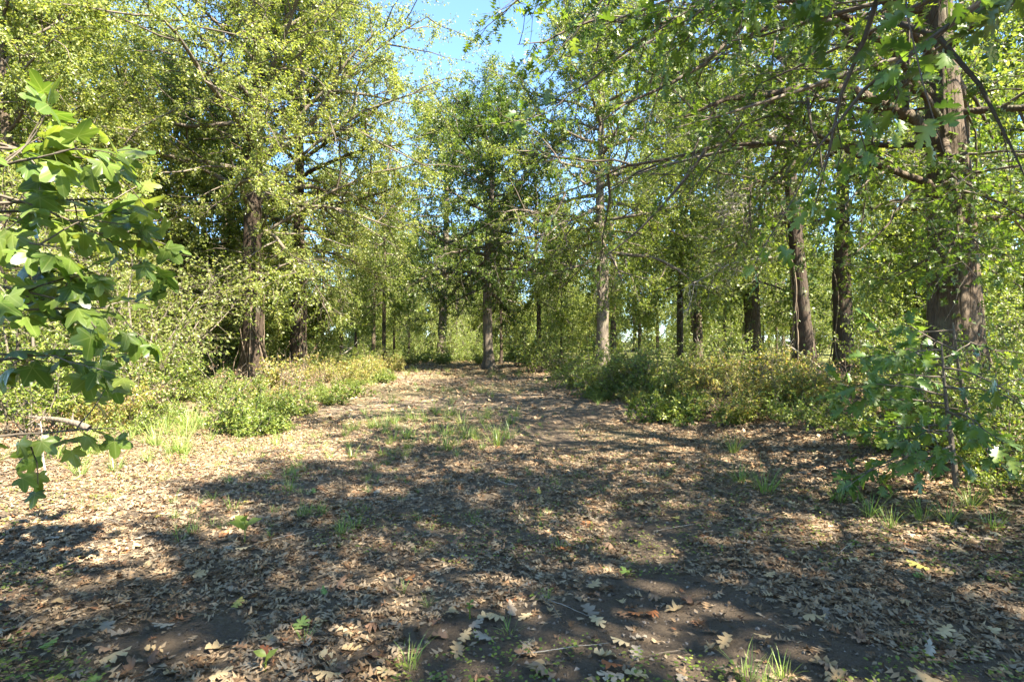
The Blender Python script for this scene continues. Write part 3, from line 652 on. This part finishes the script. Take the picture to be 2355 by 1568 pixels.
sh_yel = shrub('weed_clump', 56, .85, .9, 18, 'leaf_yellow', tmpl_kite(), .055, nleaf=9, nt=13, cat='weeds', stem_r=.008)
sh_fern = shrub('fern_clump', 57, .5, .7, 16, 'leaf_herb', tmpl_kite(), .05, nleaf=11, nt=12, cat='weeds', stem_r=.006)

sh_dry = shrub('dry_stalks', 58, 1.15, .55, 7, 'litter', tmpl_kite(), .045, nleaf=5, nt=7, cat='dead weeds', stem_r=.008)
def at_many(src, spots, label, group, js=.18):
    for (x, y, s) in spots:
        lb = label+', nearest '+near(x, y); group = lb
        place(src, lb, x=x, y=y, rz=rg.uniform(0, 6.28), sc=(s*rg.uniform(1-js, 1+js), s*rg.uniform(1-js, 1+js), s*rg.uniform(1-js, 1+js)), group=group)
P_ = lambda lst: [(gx(px, d), d, s) for px, d, s in lst]
at_many(sh_tall, P_([(60, 12, 1), (190, 13, 1.0), (300, 11.5, .95), (120, 17, 1.2), (330, 16, 1.1), (360, 21, 1.1), (10, 9.5, .9), (480, 25, 1.1), (250, 21, 1.2), (450, 29, 1.2)]),
        'tall yellow green shrub in the left thicket', 'tall shrubs of the left thicket')
at_many(sh_tall2, P_([(310, 13.5, .9), (90, 10, .8), (250, 15, 1), (380, 24, 1.0)]),
        'mid green oval leaved left thicket shrub', 'oval leaved shrubs of the left thicket')
at_many(sh_mid, P_([(230, 10.3, .9), (340, 11.2, .9), (400, 13, .8), (150, 9.2, .85), (60, 8.2, .8)]),
        'low leafy shrub at the sunny left verge', 'low shrubs of the left verge')
at_many(sh_bram, P_([(1385, 15.5, 1.0), (1440, 14.5, .9), (1510, 14.3, .95), (1330, 18, .9)]), 'bramble mound right of the track', 'bramble mounds')
at_many(sh_mid, P_([(1300, 22, 1.0), (1230, 27, 1.2), (1190, 34, 1.3), (1570, 20, .9), (1660, 18, .8), (1770, 20, .8), (2020, 13.5, .9), (2120, 15, 1.0), (2280, 10, .8)]),
        'green shrub under the right hand trees', 'shrubs under the right hand trees')
at_many(sh_tall2, P_([(1240, 27, .7), (1480, 29, .6), (2080, 20, .8), (2200, 17, .9), (2330, 14, .9), (2280, 19, 1.1)]),
        'tall oval leaved shrub among the right hand trunks', 'tall shrubs of the right hand wood')
def field(n, f, lo, hi):
    out = []
    while len(out) < n:
        y = rg.uniform(lo, hi); x = f(y)
        out.append((x, y, rg.choice([rg.uniform(.4, .9), rg.uniform(.7, 1.25)])))
    return out
at_many(sh_weed, field(30, lambda y: float(track_mid(y))-rg.uniform(3.9, 6.8), 7.5, 24), 'soft green weed clump of the left verge', 'weeds of the left verge')
at_many(sh_bram, field(5, lambda y: float(track_mid(y))-rg.uniform(5.5, 8), 24, 32), 'bramble tangle above the left verge weeds', 'brambles of the left verge')
at_many(sh_fern, field(22, lambda y: float(track_mid(y))-rg.uniform(2.9, 4.4), 9, 22), 'low feathery herb clump left of the track', 'feathery herbs')
at_many(sh_yel, field(24, lambda y: float(track_mid(y))+rg.uniform(3.6, 8.8), 9.5, 18), 'yellowing weed clump on the right bank', 'yellowing weeds')
at_many(sh_weed, field(36, lambda y: float(track_mid(y))+rg.uniform(3.2, 8), 10, 28), 'green weed clump below the right hand trees', 'weeds of the right verge')
at_many(sh_fern, field(22, lambda y: float(track_mid(y))+rg.uniform(3.0, 8), 8.5, 18), 'low feathery herb clump on the right bank', 'feathery herbs of the right bank')
at_many(sh_yel, field(20, lambda y: float(track_mid(y))-rg.uniform(3.8, 6.2), 6.4, 30), 'yellow green weed clump of the left verge', 'yellow weeds of the left verge')
at_many(sh_dry, field(16, lambda y: float(track_mid(y))-rg.uniform(3.8, 6.2), 6.8, 20), 'brown dead weed stalks of the left verge', 'dead stalks left')
at_many(sh_dry, field(20, lambda y: float(track_mid(y))+rg.uniform(3.8, 8.5), 8.5, 19), 'brown dead weed stalks of the right bank', 'dead stalks right')
at_many(sh_mid, P_([(2290, 6.6, .55), (2340, 5.6, .5), (2180, 7.4, .55), (2060, 8.2, .5), (2330, 7.8, .7)]), 'low leafy creeper bush on the right bank', 'creeper bushes')
at_many(sh_weed, P_([(2250, 5.7, .8), (2150, 6.4, .8), (2320, 5.1, .75), (2020, 6.8, .7), (1960, 7.6, .8), (1880, 8.4, .8), (2110, 7.6, .9), (2230, 6.8, 1.0), (1800, 9.2, .8)]), 'soft green weeds creeping over the right bank litter', 'bank weeds')
at_many(sh_weed, [(float(track_mid(d))+rg.uniform(-7, 7), d, rg.uniform(.9, 1.8)) for d in [rg.uniform(36, 70) for _ in range(46)]], 'sunny weed clump at the far end of the track', 'far weeds')
at_many(sh_mid, [(rg.uniform(-.9, .9)*d, d, rg.uniform(1.0, 1.7)) for d in [rg.uniform(36, 80) for _ in range(60)] if True],
        'sunlit bush far back in the wood', 'far bushes')
print('shrubs done')

# ------------------------------------------------------------------ saplings with single leaves
GUM_LEAF = []
for k in range(5):
    v, f = tmpl_gum(k, .25+.16*k); GUM_LEAF.append(MB().add(v, f, 0, True).mesh('star_leaf', [M['leaf_gum_obj']]))
def leafy_sapling(name, label, loc, seed, stem, branches, meshes, lsize, per, bark='bark_grey', petiole=.06):
    """stem polyline; branches (height along stem 0..1, azimuth, length, rise); each leaf a part"""
    rng = np.random.default_rng(seed); root = thing(name, label, 'sapling', loc)
    st = np.array(stem, float)[None]; tt = np.linspace(0, 1, 12); s0 = np.linspace(0, 1, st.shape[1])
    SP = np.stack([np.interp(tt, s0, st[0][:, c]) for c in range(3)], -1)[None]
    v, f = tubes(SP, np.linspace(.030, .008, 12)[None], 8); MB().add(v, f).build('stem', [M[bark]], root)
    n = 0
    for (u, a, Lb, rise) in branches:
        p, _ = along(SP, np.array([[u]])); lp = grow(rng, p[0], np.array([[math.cos(a), math.sin(a), rise]]), np.array([Lb]), 8, -.03, .09)
        mb = MB(); v, f = tubes(lp, np.linspace(.011, .003, 8)[None], 6); mb.add(v, f)
        k2 = max(2, int(Lb/.22)); uu = rng.uniform(.3, 1, (1, k2)); p2, t2 = along(lp, uu)
        sp = grow(rng, p2[0], t2[0]*.7+rng.normal(0, .5, (k2, 3)), rng.uniform(.18, .45, k2), 8, -.04, .12)
        v, f = tubes(sp, np.tile(np.linspace(.005, .002, 8), (k2, 1)), 5); mb.add(v, f)
        allp = np.concatenate([lp, sp]); bo = mb.build('branch', [M['twig']], root)
        for q in range(len(allp)):
            m = int(per*(Lb if q == 0 else .45)) + 2
            uu = np.clip((np.arange(m)+rng.uniform(.4, 1.2, m))/m*.75+.27, 0, 1)[None]; pp, tg = along(allp[q:q+1], uu)
            for i in range(m):
                s = lsize*rng.uniform(.65, 1.15); dr = nrm(tg[0, i]*.7+rng.normal(0, .55, 3)+np.array([0, 0, -.35]))
                nmv = nrm(rng.normal(0, .35, 3)+np.array([.15, -.35, .85])); pos = pp[0, i]+dr*(s*.5 if meshes is GUM_LEAF else s*.16)
                o = link('leaf', meshes[int(rng.integers(len(meshes)))], bo); o.matrix_local = leaf_matrix(pos, dr, nmv, s); n += 1
    print(name, n, 'leaves')
    return root
rgs = random.Random(4)
br = []
for k in range(19):
    u = .24+.75*k/18; br.append((u, rgs.uniform(-1.0, 1.1), (.88-.30*abs(u-.6))*rgs.uniform(.7, 1.1), rgs.uniform(-.15, .3)))
sx, sy = -2.88, 2.85
leafy_sapling('sweetgum_sapling', 'sweetgum sapling with big star shaped leaves reaching in from the left edge', (sx, sy, float(ground_h(sx, sy))), 61,
              [(0, 0, -.05), (-.05, 0, 1), (-.03, .05, 2), (.05, .05, 2.6)], br, GUM_LEAF, .155, 4.8)
br = []
for k in range(15):
    u = .25+.72*k/14; br.append((u, rgs.uniform(1.7, 5.3), (1.1-.4*u)*rgs.uniform(.7, 1.1), rgs.uniform(-.1, .35)))
sx, sy = 4.15, 5.3
leafy_sapling('oak_sapling', 'young oak bush with sunlit lobed leaves in front of the stout oak', (sx, sy, float(ground_h(sx, sy))), 62,
              [(0, 0, -.05), (-.05, 0, .4), (-.12, -.02, .8), (-.15, 0, 1.35)], br, OAK_LEAF, .165, 4.6)

br = [(.3+.65*k/9, rgs.uniform(1.9, 5.0), rgs.uniform(.6, .95), rgs.uniform(-.1, .35)) for k in range(10)]
sx, sy = 4.95, 6.1
leafy_sapling('oak_sapling', 'smaller second oak bush between the young oak bush and the stout oak', (sx, sy, float(ground_h(sx, sy))), 63,
              [(0, 0, -.05), (-.05, 0, .4), (-.2, -.05, .9), (-.3, -.1, 1.4)], br, OAK_LEAF, .16, 4.6)

# ------------------------------------------------------------------ ground litter
def litter():
    rng = np.random.default_rng(91)
    mb = MB()
    # nearer whole leaves, then fine broken bits, then a coarser far mat
    def pts(n, lo, hi, half, pw=1.0):
        y = lo+(hi-lo)*rng.random(n)**pw; x = rng.uniform(-1, 1, n)*half(y); return x, y
    def dens(x, y):
        off = np.abs(x-track_mid(y)); c = fbm(x*1.1+4, y*1.1+2, 3)
        return np.clip((.62+1.5*(c-.38)+.45*sstep(1.8, 4, off))*(1-.90*bare_mask(x, y)), 0.015, 1)
    tv = [tmpl_oak_small(c, s) for c, s in ((.15, 1), (.5, 2), (.0, 3), (.9, 4))]
    half = lambda y: y*.95+.8
    def drop(x, y, T, smin, smax, tilt, lift, mat, sm=False):
        n = len(x); a = rng.uniform(0, 6.28, n); z = ground_h(x, y)+np.abs(rng.normal(0, lift, n))+.004
        d = np.stack([np.cos(a), np.sin(a), rng.normal(0, tilt, n)], -1); nm = rng.normal(0, tilt, (n, 3))+np.array([0, 0, 1.]); nm[:, 2] *= np.where(rng.random(n) < .45, -1, 1)
        s = rng.uniform(smin, smax, n); v, f = scatter(T, np.stack([x, y, z], -1), d, nm, s); mb.add(v, f, mat, sm)
    x, y = pts(50000, 1.7, 11, half, .8); k = rng.random(len(x)) < dens(x, y); x, y = x[k], y[k]; w = rng.integers(0, 4, len(x))
    for q in range(4): drop(x[w == q], y[w == q], tv[q], .04, .092, .13, .008, 0)
    chip = (np.array([[0, 0, 0], [-.22, .4, .06], [.05, 1, -.05], [.25, .5, .08]], float), np.array([[0, 3, 1], [1, 3, 2]]))
    x, y = pts(95000, 1.7, 12, half, .8); k = rng.random(len(x)) < np.clip(dens(x, y)*1.2, .05, 1); drop(x[k], y[k], chip, .015, .06, .25, .008, 1)
    x, y = pts(40000, 10, 46, lambda y: 8+0*y, .9); x = x+track_mid(y); k = rng.random(len(x)) < dens(x, y); drop(x[k], y[k], chip, .07, .16, .25, .02, 0)
    x, y = pts(9000, 4, 16, lambda y: 3+0*y); x = x+6.2; drop(x, y, chip, .05, .12, .22, .025, 0)
    mb.build('leaf_litter', [M['litter'], M['litter_fine']], None, 'stuff')
    o = bpy.data.objects['leaf_litter']; tag(o, 'mat of dry broken oak leaves covering the ground', 'leaf litter')
litter()

def crumbs():
    rng = np.random.default_rng(44); n = 30000; mb = MB()
    y = 1.9+7*rng.random(n)**1.2; x = rng.uniform(-1, 1, n)*(y*.95+.3); k = rng.random(n) < bare_mask(x, y)*1.0+.06; x, y = x[k], y[k]; n = len(x)
    T = (np.array([[1, 0, 0], [-.4, .8, 0], [-.6, -.7, .1], [.1, .1, .7], [0, 0, -.5]], float), np.array([[0, 1, 3], [1, 2, 3], [2, 0, 3], [1, 0, 4], [2, 1, 4], [0, 2, 4]]))
    a = rng.uniform(0, 6.28, n); d = np.stack([np.cos(a), np.sin(a), rng.normal(0, .3, n)], -1)
    v, f = scatter(T, np.stack([x, y, ground_h(x, y)+.002], -1), d, rng.normal(0, .4, (n, 3))+np.array([0, 0, 1.]), (.003+.016*rng.random(n)**4)); mb.add(v, f, 0, False)
    o = mb.build('crumbled_soil', [M['clod']], None, 'stuff'); tag(o, 'loose crumbs and clods on the bare dark soil patches', 'soil')
crumbs()

def fallen():
    rng = np.random.default_rng(17)
    kinds = [('fall_tan', 'dry tan lobed oak leaf lying on the ground', 'tan fallen leaves', .42), ('fall_grey', 'pale grey withered oak leaf lying on the ground', 'grey fallen leaves', .2),
             ('fall_brown', 'curled brown oak leaf lying on the ground', 'brown fallen leaves', .24), ('fall_red', 'rust red oak leaf lying on the ground', 'rust red fallen leaves', .07),
             ('fall_yellow', 'yellow oak leaf lying on the ground', 'yellow fallen leaves', .04), ('fall_green', 'freshly fallen green oak leaf lying on the ground', 'green fallen leaves', .03)]
    me = {}
    for kd, *_ in kinds:
        me[kd] = []
        for q in range(4):
            v, f = tmpl_oak(curl=[.0, .2, .5, 1.0][q] if kd != 'fall_brown' else [.4, .9, 1.6, .6][q], seed=30+q); me[kd].append(MB().add(v, f, 0, True).mesh('fallen_oak_leaf', [M[kd]]))
    pr = np.array([k[3] for k in kinds]); pr = pr/pr.sum(); n = 0
    while n < 300:
        d = 2.15+3.6*rng.random()**1.6; x = rng.uniform(-.93, .93)*d
        if x < -1.0 and rng.random() < .3: continue
        q = int(rng.choice(len(kinds), p=pr)); kd, lab, gr, _ = kinds[q]
        o = link('fallen_leaf', me[kd][int(rng.integers(4))]); tag(o, lab, 'leaf', gr)
        a = rng.uniform(0, 6.28); nmv = np.array([rng.normal(0, .12), rng.normal(0, .12), 1.0 if rng.random() < .6 else -1.0])
        s = rng.uniform(.08, .135); z = float(ground_h(x, d))+(.016 if nmv[2] > 0 else .028)
        o.matrix_world = leaf_matrix(np.array([x, d, z]), np.array([math.cos(a), math.sin(a), 0.0]), nmv, s); n += 1
fallen()

# ------------------------------------------------------------------ grass, seedlings, sticks
def tuft_mesh(seed, n, h, spread, wid=.006):
    rng = np.random.default_rng(seed); a = rng.uniform(0, 6.28, n); r = rng.uniform(0, spread*.3, n)
    S = np.stack([np.cos(a)*r, np.sin(a)*r, -.01+0*a], -1); tl = rng.uniform(.1, .8, n)
    P = grow(rng, S, np.stack([np.cos(a)*tl, np.sin(a)*tl, 1+0*a], -1), h*rng.uniform(.5, 1.15, n), 5, -.16, .08)
    sd_ = np.stack([-np.sin(a), np.cos(a), 0*a], -1)[:, None]*np.array([1, 1, .8, .5, .05])[None, :, None]*wid/2
    V = np.stack([P-sd_, P+sd_], 2).reshape(-1, 3)
    i, j = np.meshgrid(np.arange(n), np.arange(4), indexing='ij'); b = (i*5+j)*2
    return MB().add(V, np.stack([b, b+1, b+3, b+2], -1).reshape(-1, 4)).mesh('grass_tuft', [M['grass']])
TUFT = [tuft_mesh(1, 34, .34, .22), tuft_mesh(2, 24, .22, .2), tuft_mesh(3, 16, .16, .15, .005), tuft_mesh(4, 50, .42, .34, .007)]
def tuft(k, x, y, s, lab, gr):
    o = link('grass_tuft', TUFT[k]); o.location = (x, y, float(ground_h(x, y))); o.rotation_euler = (0, 0, rg.uniform(0, 6.28)); o.scale = (s,)*3; tag(o, lab, 'grass', gr)
for k in range(60):
    d = rg.uniform(7.2, 12); tuft(rg.choice([0, 1, 3]), gx(rg.uniform(790, 1200), d), d, rg.uniform(.6, 1.1), 'sunlit grass tuft in the middle of the track', 'grass tufts in the middle of the track')
for k in range(60):
    d = rg.uniform(4.2, 9); tuft(rg.choice([1, 2]), gx(rg.uniform(380, 900), d), d, rg.uniform(.5, .9), 'small grass tuft among the leaves on the left half of the track', 'small grass tufts on the track')
for k in range(70):
    d = rg.uniform(11, 30); tuft(rg.choice([0, 1, 3]), float(track_mid(d))+rg.uniform(-3.8, 4), d, rg.uniform(.5, 1.0), 'grass tuft farther along the leaf strewn track', 'far grass tufts')
for k in range(46):
    d = rg.uniform(6.2, 10.5); tuft(rg.choice([0, 1, 3]), float(track_mid(d))-rg.uniform(3.6, 5.6)*(1 if d > 7 else 1.1), d, rg.uniform(.7, 1.4), 'dry grass tuft at the sunny edge of the left verge', 'grass tufts of the left verge')
def short_grass():
    rng = np.random.default_rng(71); n = 420; me = TUFT[2]
    V = np.empty(len(me.vertices)*3, np.float32); me.vertices.foreach_get('co', V); V = V.reshape(-1, 3); F = np.array([p.vertices[:] for p in me.polygons])
    y = rng.uniform(4.5, 15, n); x = track_mid(y)+rng.normal(-1.0, 1.5, n); k = fbm(x*.8+31, y*.8+3, 3) > .44; x, y = x[k], y[k]; mb = MB()
    for a, b in zip(x, y):
        t = rng.uniform(0, 6.28); sc = rng.uniform(.35, .8); W = V*sc; c, q = math.cos(t), math.sin(t)
        mb.add(np.stack([W[:, 0]*c-W[:, 1]*q+a, W[:, 0]*q+W[:, 1]*c+b, W[:, 2]+float(ground_h(a, b))], -1), F)
    tag(mb.build('short_grass', [M['grass']], None, 'stuff'), 'short thin grass sprouting all along the trodden track', 'grass')
short_grass()
for k in range(36):
    d = rg.uniform(7.5, 17); tuft(rg.choice([0, 1, 3]), float(track_mid(d))+rg.uniform(3.3, 7.5), d, rg.uniform(.7, 1.3), 'dry grass tuft between the weeds of the right bank', 'grass tufts between the right weeds')
for px, d in [(2050, 4.55), (2120, 4.7), (2180, 4.6), (2000, 4.9), (2230, 4.9), (1700, 6), (1760, 5.6), (2280, 4.4), (1930, 5.3)]:
    tuft(rg.choice([0, 3]), gx(px, d), d, rg.uniform(.7, 1.0), 'grass tuft at the foot of the oak sapling bank', 'grass tufts on the right bank')
for px, d in [(940, 2.6), (930, 3.4), (985, 3.2), (960, 4.0), (1260, 3.3), (1720, 2.55), (1760, 2.5), (1800, 2.55), (700, 2.85), (1290, 4.2), (1170, 2.9)]:
    tuft(rg.choice([1, 2]), gx(px, d), d, rg.uniform(.5, .8), 'lone grass tuft on the bare near soil', 'lone grass tufts near the camera')

def covers():
    rng = np.random.default_rng(23); mb = MB(); n = 6500
    y = 2.1+10*rng.random(n)**1.3; x = rng.uniform(-.95, .95, n)*y
    k = (fbm(x*.9+11, y*.9+5, 3) > .55-.06*sstep(3, 6, y)) & (np.abs(x-track_mid(y)) < 5); x, y = x[k], y[k]; n = len(x)
    ring = np.array([[0, 0, 0], [-.3, .35, .05], [-.28, .75, .05], [0, .95, 0], [.28, .75, .05], [.3, .35, .05]]); T = (ring, np.array([[0, 5, 1], [1, 5, 4], [1, 4, 2], [2, 4, 3]]))
    for q in range(5):
        a = rng.uniform(0, 6.28, n); z = ground_h(x, y)+rng.uniform(.01, .05, n)
        d = np.stack([np.cos(a), np.sin(a), rng.normal(.1, .2, n)], -1)
        v, f = scatter(T, np.stack([x+rng.normal(0, .03, n), y+rng.normal(0, .03, n), z], -1), d, rng.normal(0, .25, (n, 3))+np.array([0, 0, 1]), rng.uniform(.010, .028, n)); mb.add(v, f, 0, False)
    o = mb.build('ground_cover', [M['leaf_herb']], None, 'stuff'); tag(o, 'tiny green clover and weed sprouts scattered over the track', 'ground cover')
covers()

OV = []
v, f = tmpl_oval(); OV = MB().add(v, f, 0, True).mesh('seedling_leaf', [M['leaf_herb']])
def seedling(x, y, h, nleaf, ls, label, seed):
    rng = np.random.default_rng(seed); z = float(ground_h(x, y)); root = thing('seedling', label, 'seedling', (x, y, z))
    sp = grow(rng, np.zeros((1, 3)), np.array([[.1, 0, 1.]]), np.array([h]), 6, 0, .05); v, f = tubes(sp, np.linspace(.005, .003, 6)[None], 6); MB().add(v, f).build('stem', [M['leaf_herb']], root)
    for k in range(nleaf):
        p, _ = along(sp, np.array([[.55+.45*k/(nleaf-1)]])); a = k*2.3+seed; o = link('leaf', OV, root)
        o.matrix_local = leaf_matrix(p[0, 0], np.array([math.cos(a), math.sin(a)*.6, .55]), np.array([-.3*math.cos(a), -.5, .9]), ls*rng.uniform(.75, 1.1))
seedling(gx(562, 4.25), 4.25, .16, 5, .13, 'broad leaved green seedling standing alone in the left leaf litter', 2)
seedling(gx(610, 2.6), 2.6, .07, 3, .07, 'tiny two leaved seedling beside the small soil patch on the left', 5)
seedling(gx(1080, 3.05), 3.05, .09, 6, .028, 'pale little flowering sprout at the edge of the open soil', 8)

def stick(x, y, L, a, r, label, seed, rise=0., forks=3, mat='dead_wood', name='dead_branch', group=None, z0=.02):
    rng = np.random.default_rng(seed); z = float(ground_h(x, y))
    lp = grow(rng, np.array([[0, 0, z0]]), np.array([[math.cos(a), math.sin(a), rise]]), np.array([L]), 10, -.02 if rise else 0, .09)
    if not rise: lp[..., 2] = z0+np.abs(rng.normal(0, .01, 10)).cumsum()*.3
    mb = MB(); v, f = tubes(lp, np.linspace(r, r*.3, 10)[None], 7); mb.add(v, f)
    if forks:
        u = rng.uniform(.25, .95, (1, forks)); p, t = along(lp, u); sp = grow(rng, p[0], t[0]*.7+rng.normal(0, .4, (forks, 3)), L*rng.uniform(.15, .4, forks), 6, 0, .12)
        sp[..., 2] = np.maximum(sp[..., 2], .01); v, f = tubes(sp, np.tile(np.linspace(r*.45, r*.12, 6), (forks, 1)), 5); mb.add(v, f)
    o = mb.build(name, [M[mat]]); o.location = (x, y, z); tag(o, label, 'branch', group); return o
stick(gx(1925, 14.8), 14.8, 1.6, 2.5, .035, 'pale broken branch leaning beside the leaning trunk', 1, rise=1.1, forks=2)
stick(gx(1700, 15), 15, 2.6, .25, .018, 'long bleached stick arching through the right weeds', 2, rise=.35)
stick(gx(205, 7.2), 7.2, .75, 2.9, .045, 'thick pale snapped branch stub behind the sweetgum leaves', 3, rise=.35, forks=2, z0=.35, mat='bark_grey')
stick(gx(105, 5.9), 5.9, .7, 2.2, .012, 'thin forked grey stick poking from the left verge', 4, rise=1.2)
stick(gx(480, 9.5), 9.5, 1.6, .9, .010, 'thin dark stem slanting up from the left verge', 5, rise=1.1, mat='twig', forks=1)
for k in range(16):
    d = rg.uniform(34, 37); stick(gx(rg.uniform(735, 850), d), d, rg.uniform(1.2, 3), rg.uniform(0, 6.28), .03, 'grey fallen branch in the brush heap at the left bend', 100+k, rise=rg.uniform(0.05, .6), group='branches of the brush heap')
for k in range(14):
    d = rg.uniform(17, 21); stick(gx(rg.uniform(1640, 1800), d), d, rg.uniform(.8, 2.2), rg.uniform(0, 6.28), .018, 'dead grey branch tangled behind the yellow weeds', 200+k, rise=rg.uniform(0.05, .7), group='dead branches behind the weeds')
for k in range(26):
    d = 2.3+5*rg.random()**1.4; stick(gx(rg.uniform(150, 2250), d), d, rg.uniform(.15, .5), rg.uniform(0, 6.28), rg.uniform(.002, .005), 'thin twig lying among the fallen leaves', 300+k, forks=1, mat=rg.choice(['dead_wood', 'twig']), name='twig', group='twigs on the ground', z0=.012)
print('objects', len(SC.objects), 'tris', sum(len(m.loops)-2*len(m.polygons) for m in bpy.data.meshes))
if 0:
    for m in sorted(bpy.data.meshes, key=lambda m: -len(m.polygons))[:22]: print(m.name, len(m.loops)-2*len(m.polygons), m.materials[0].name)
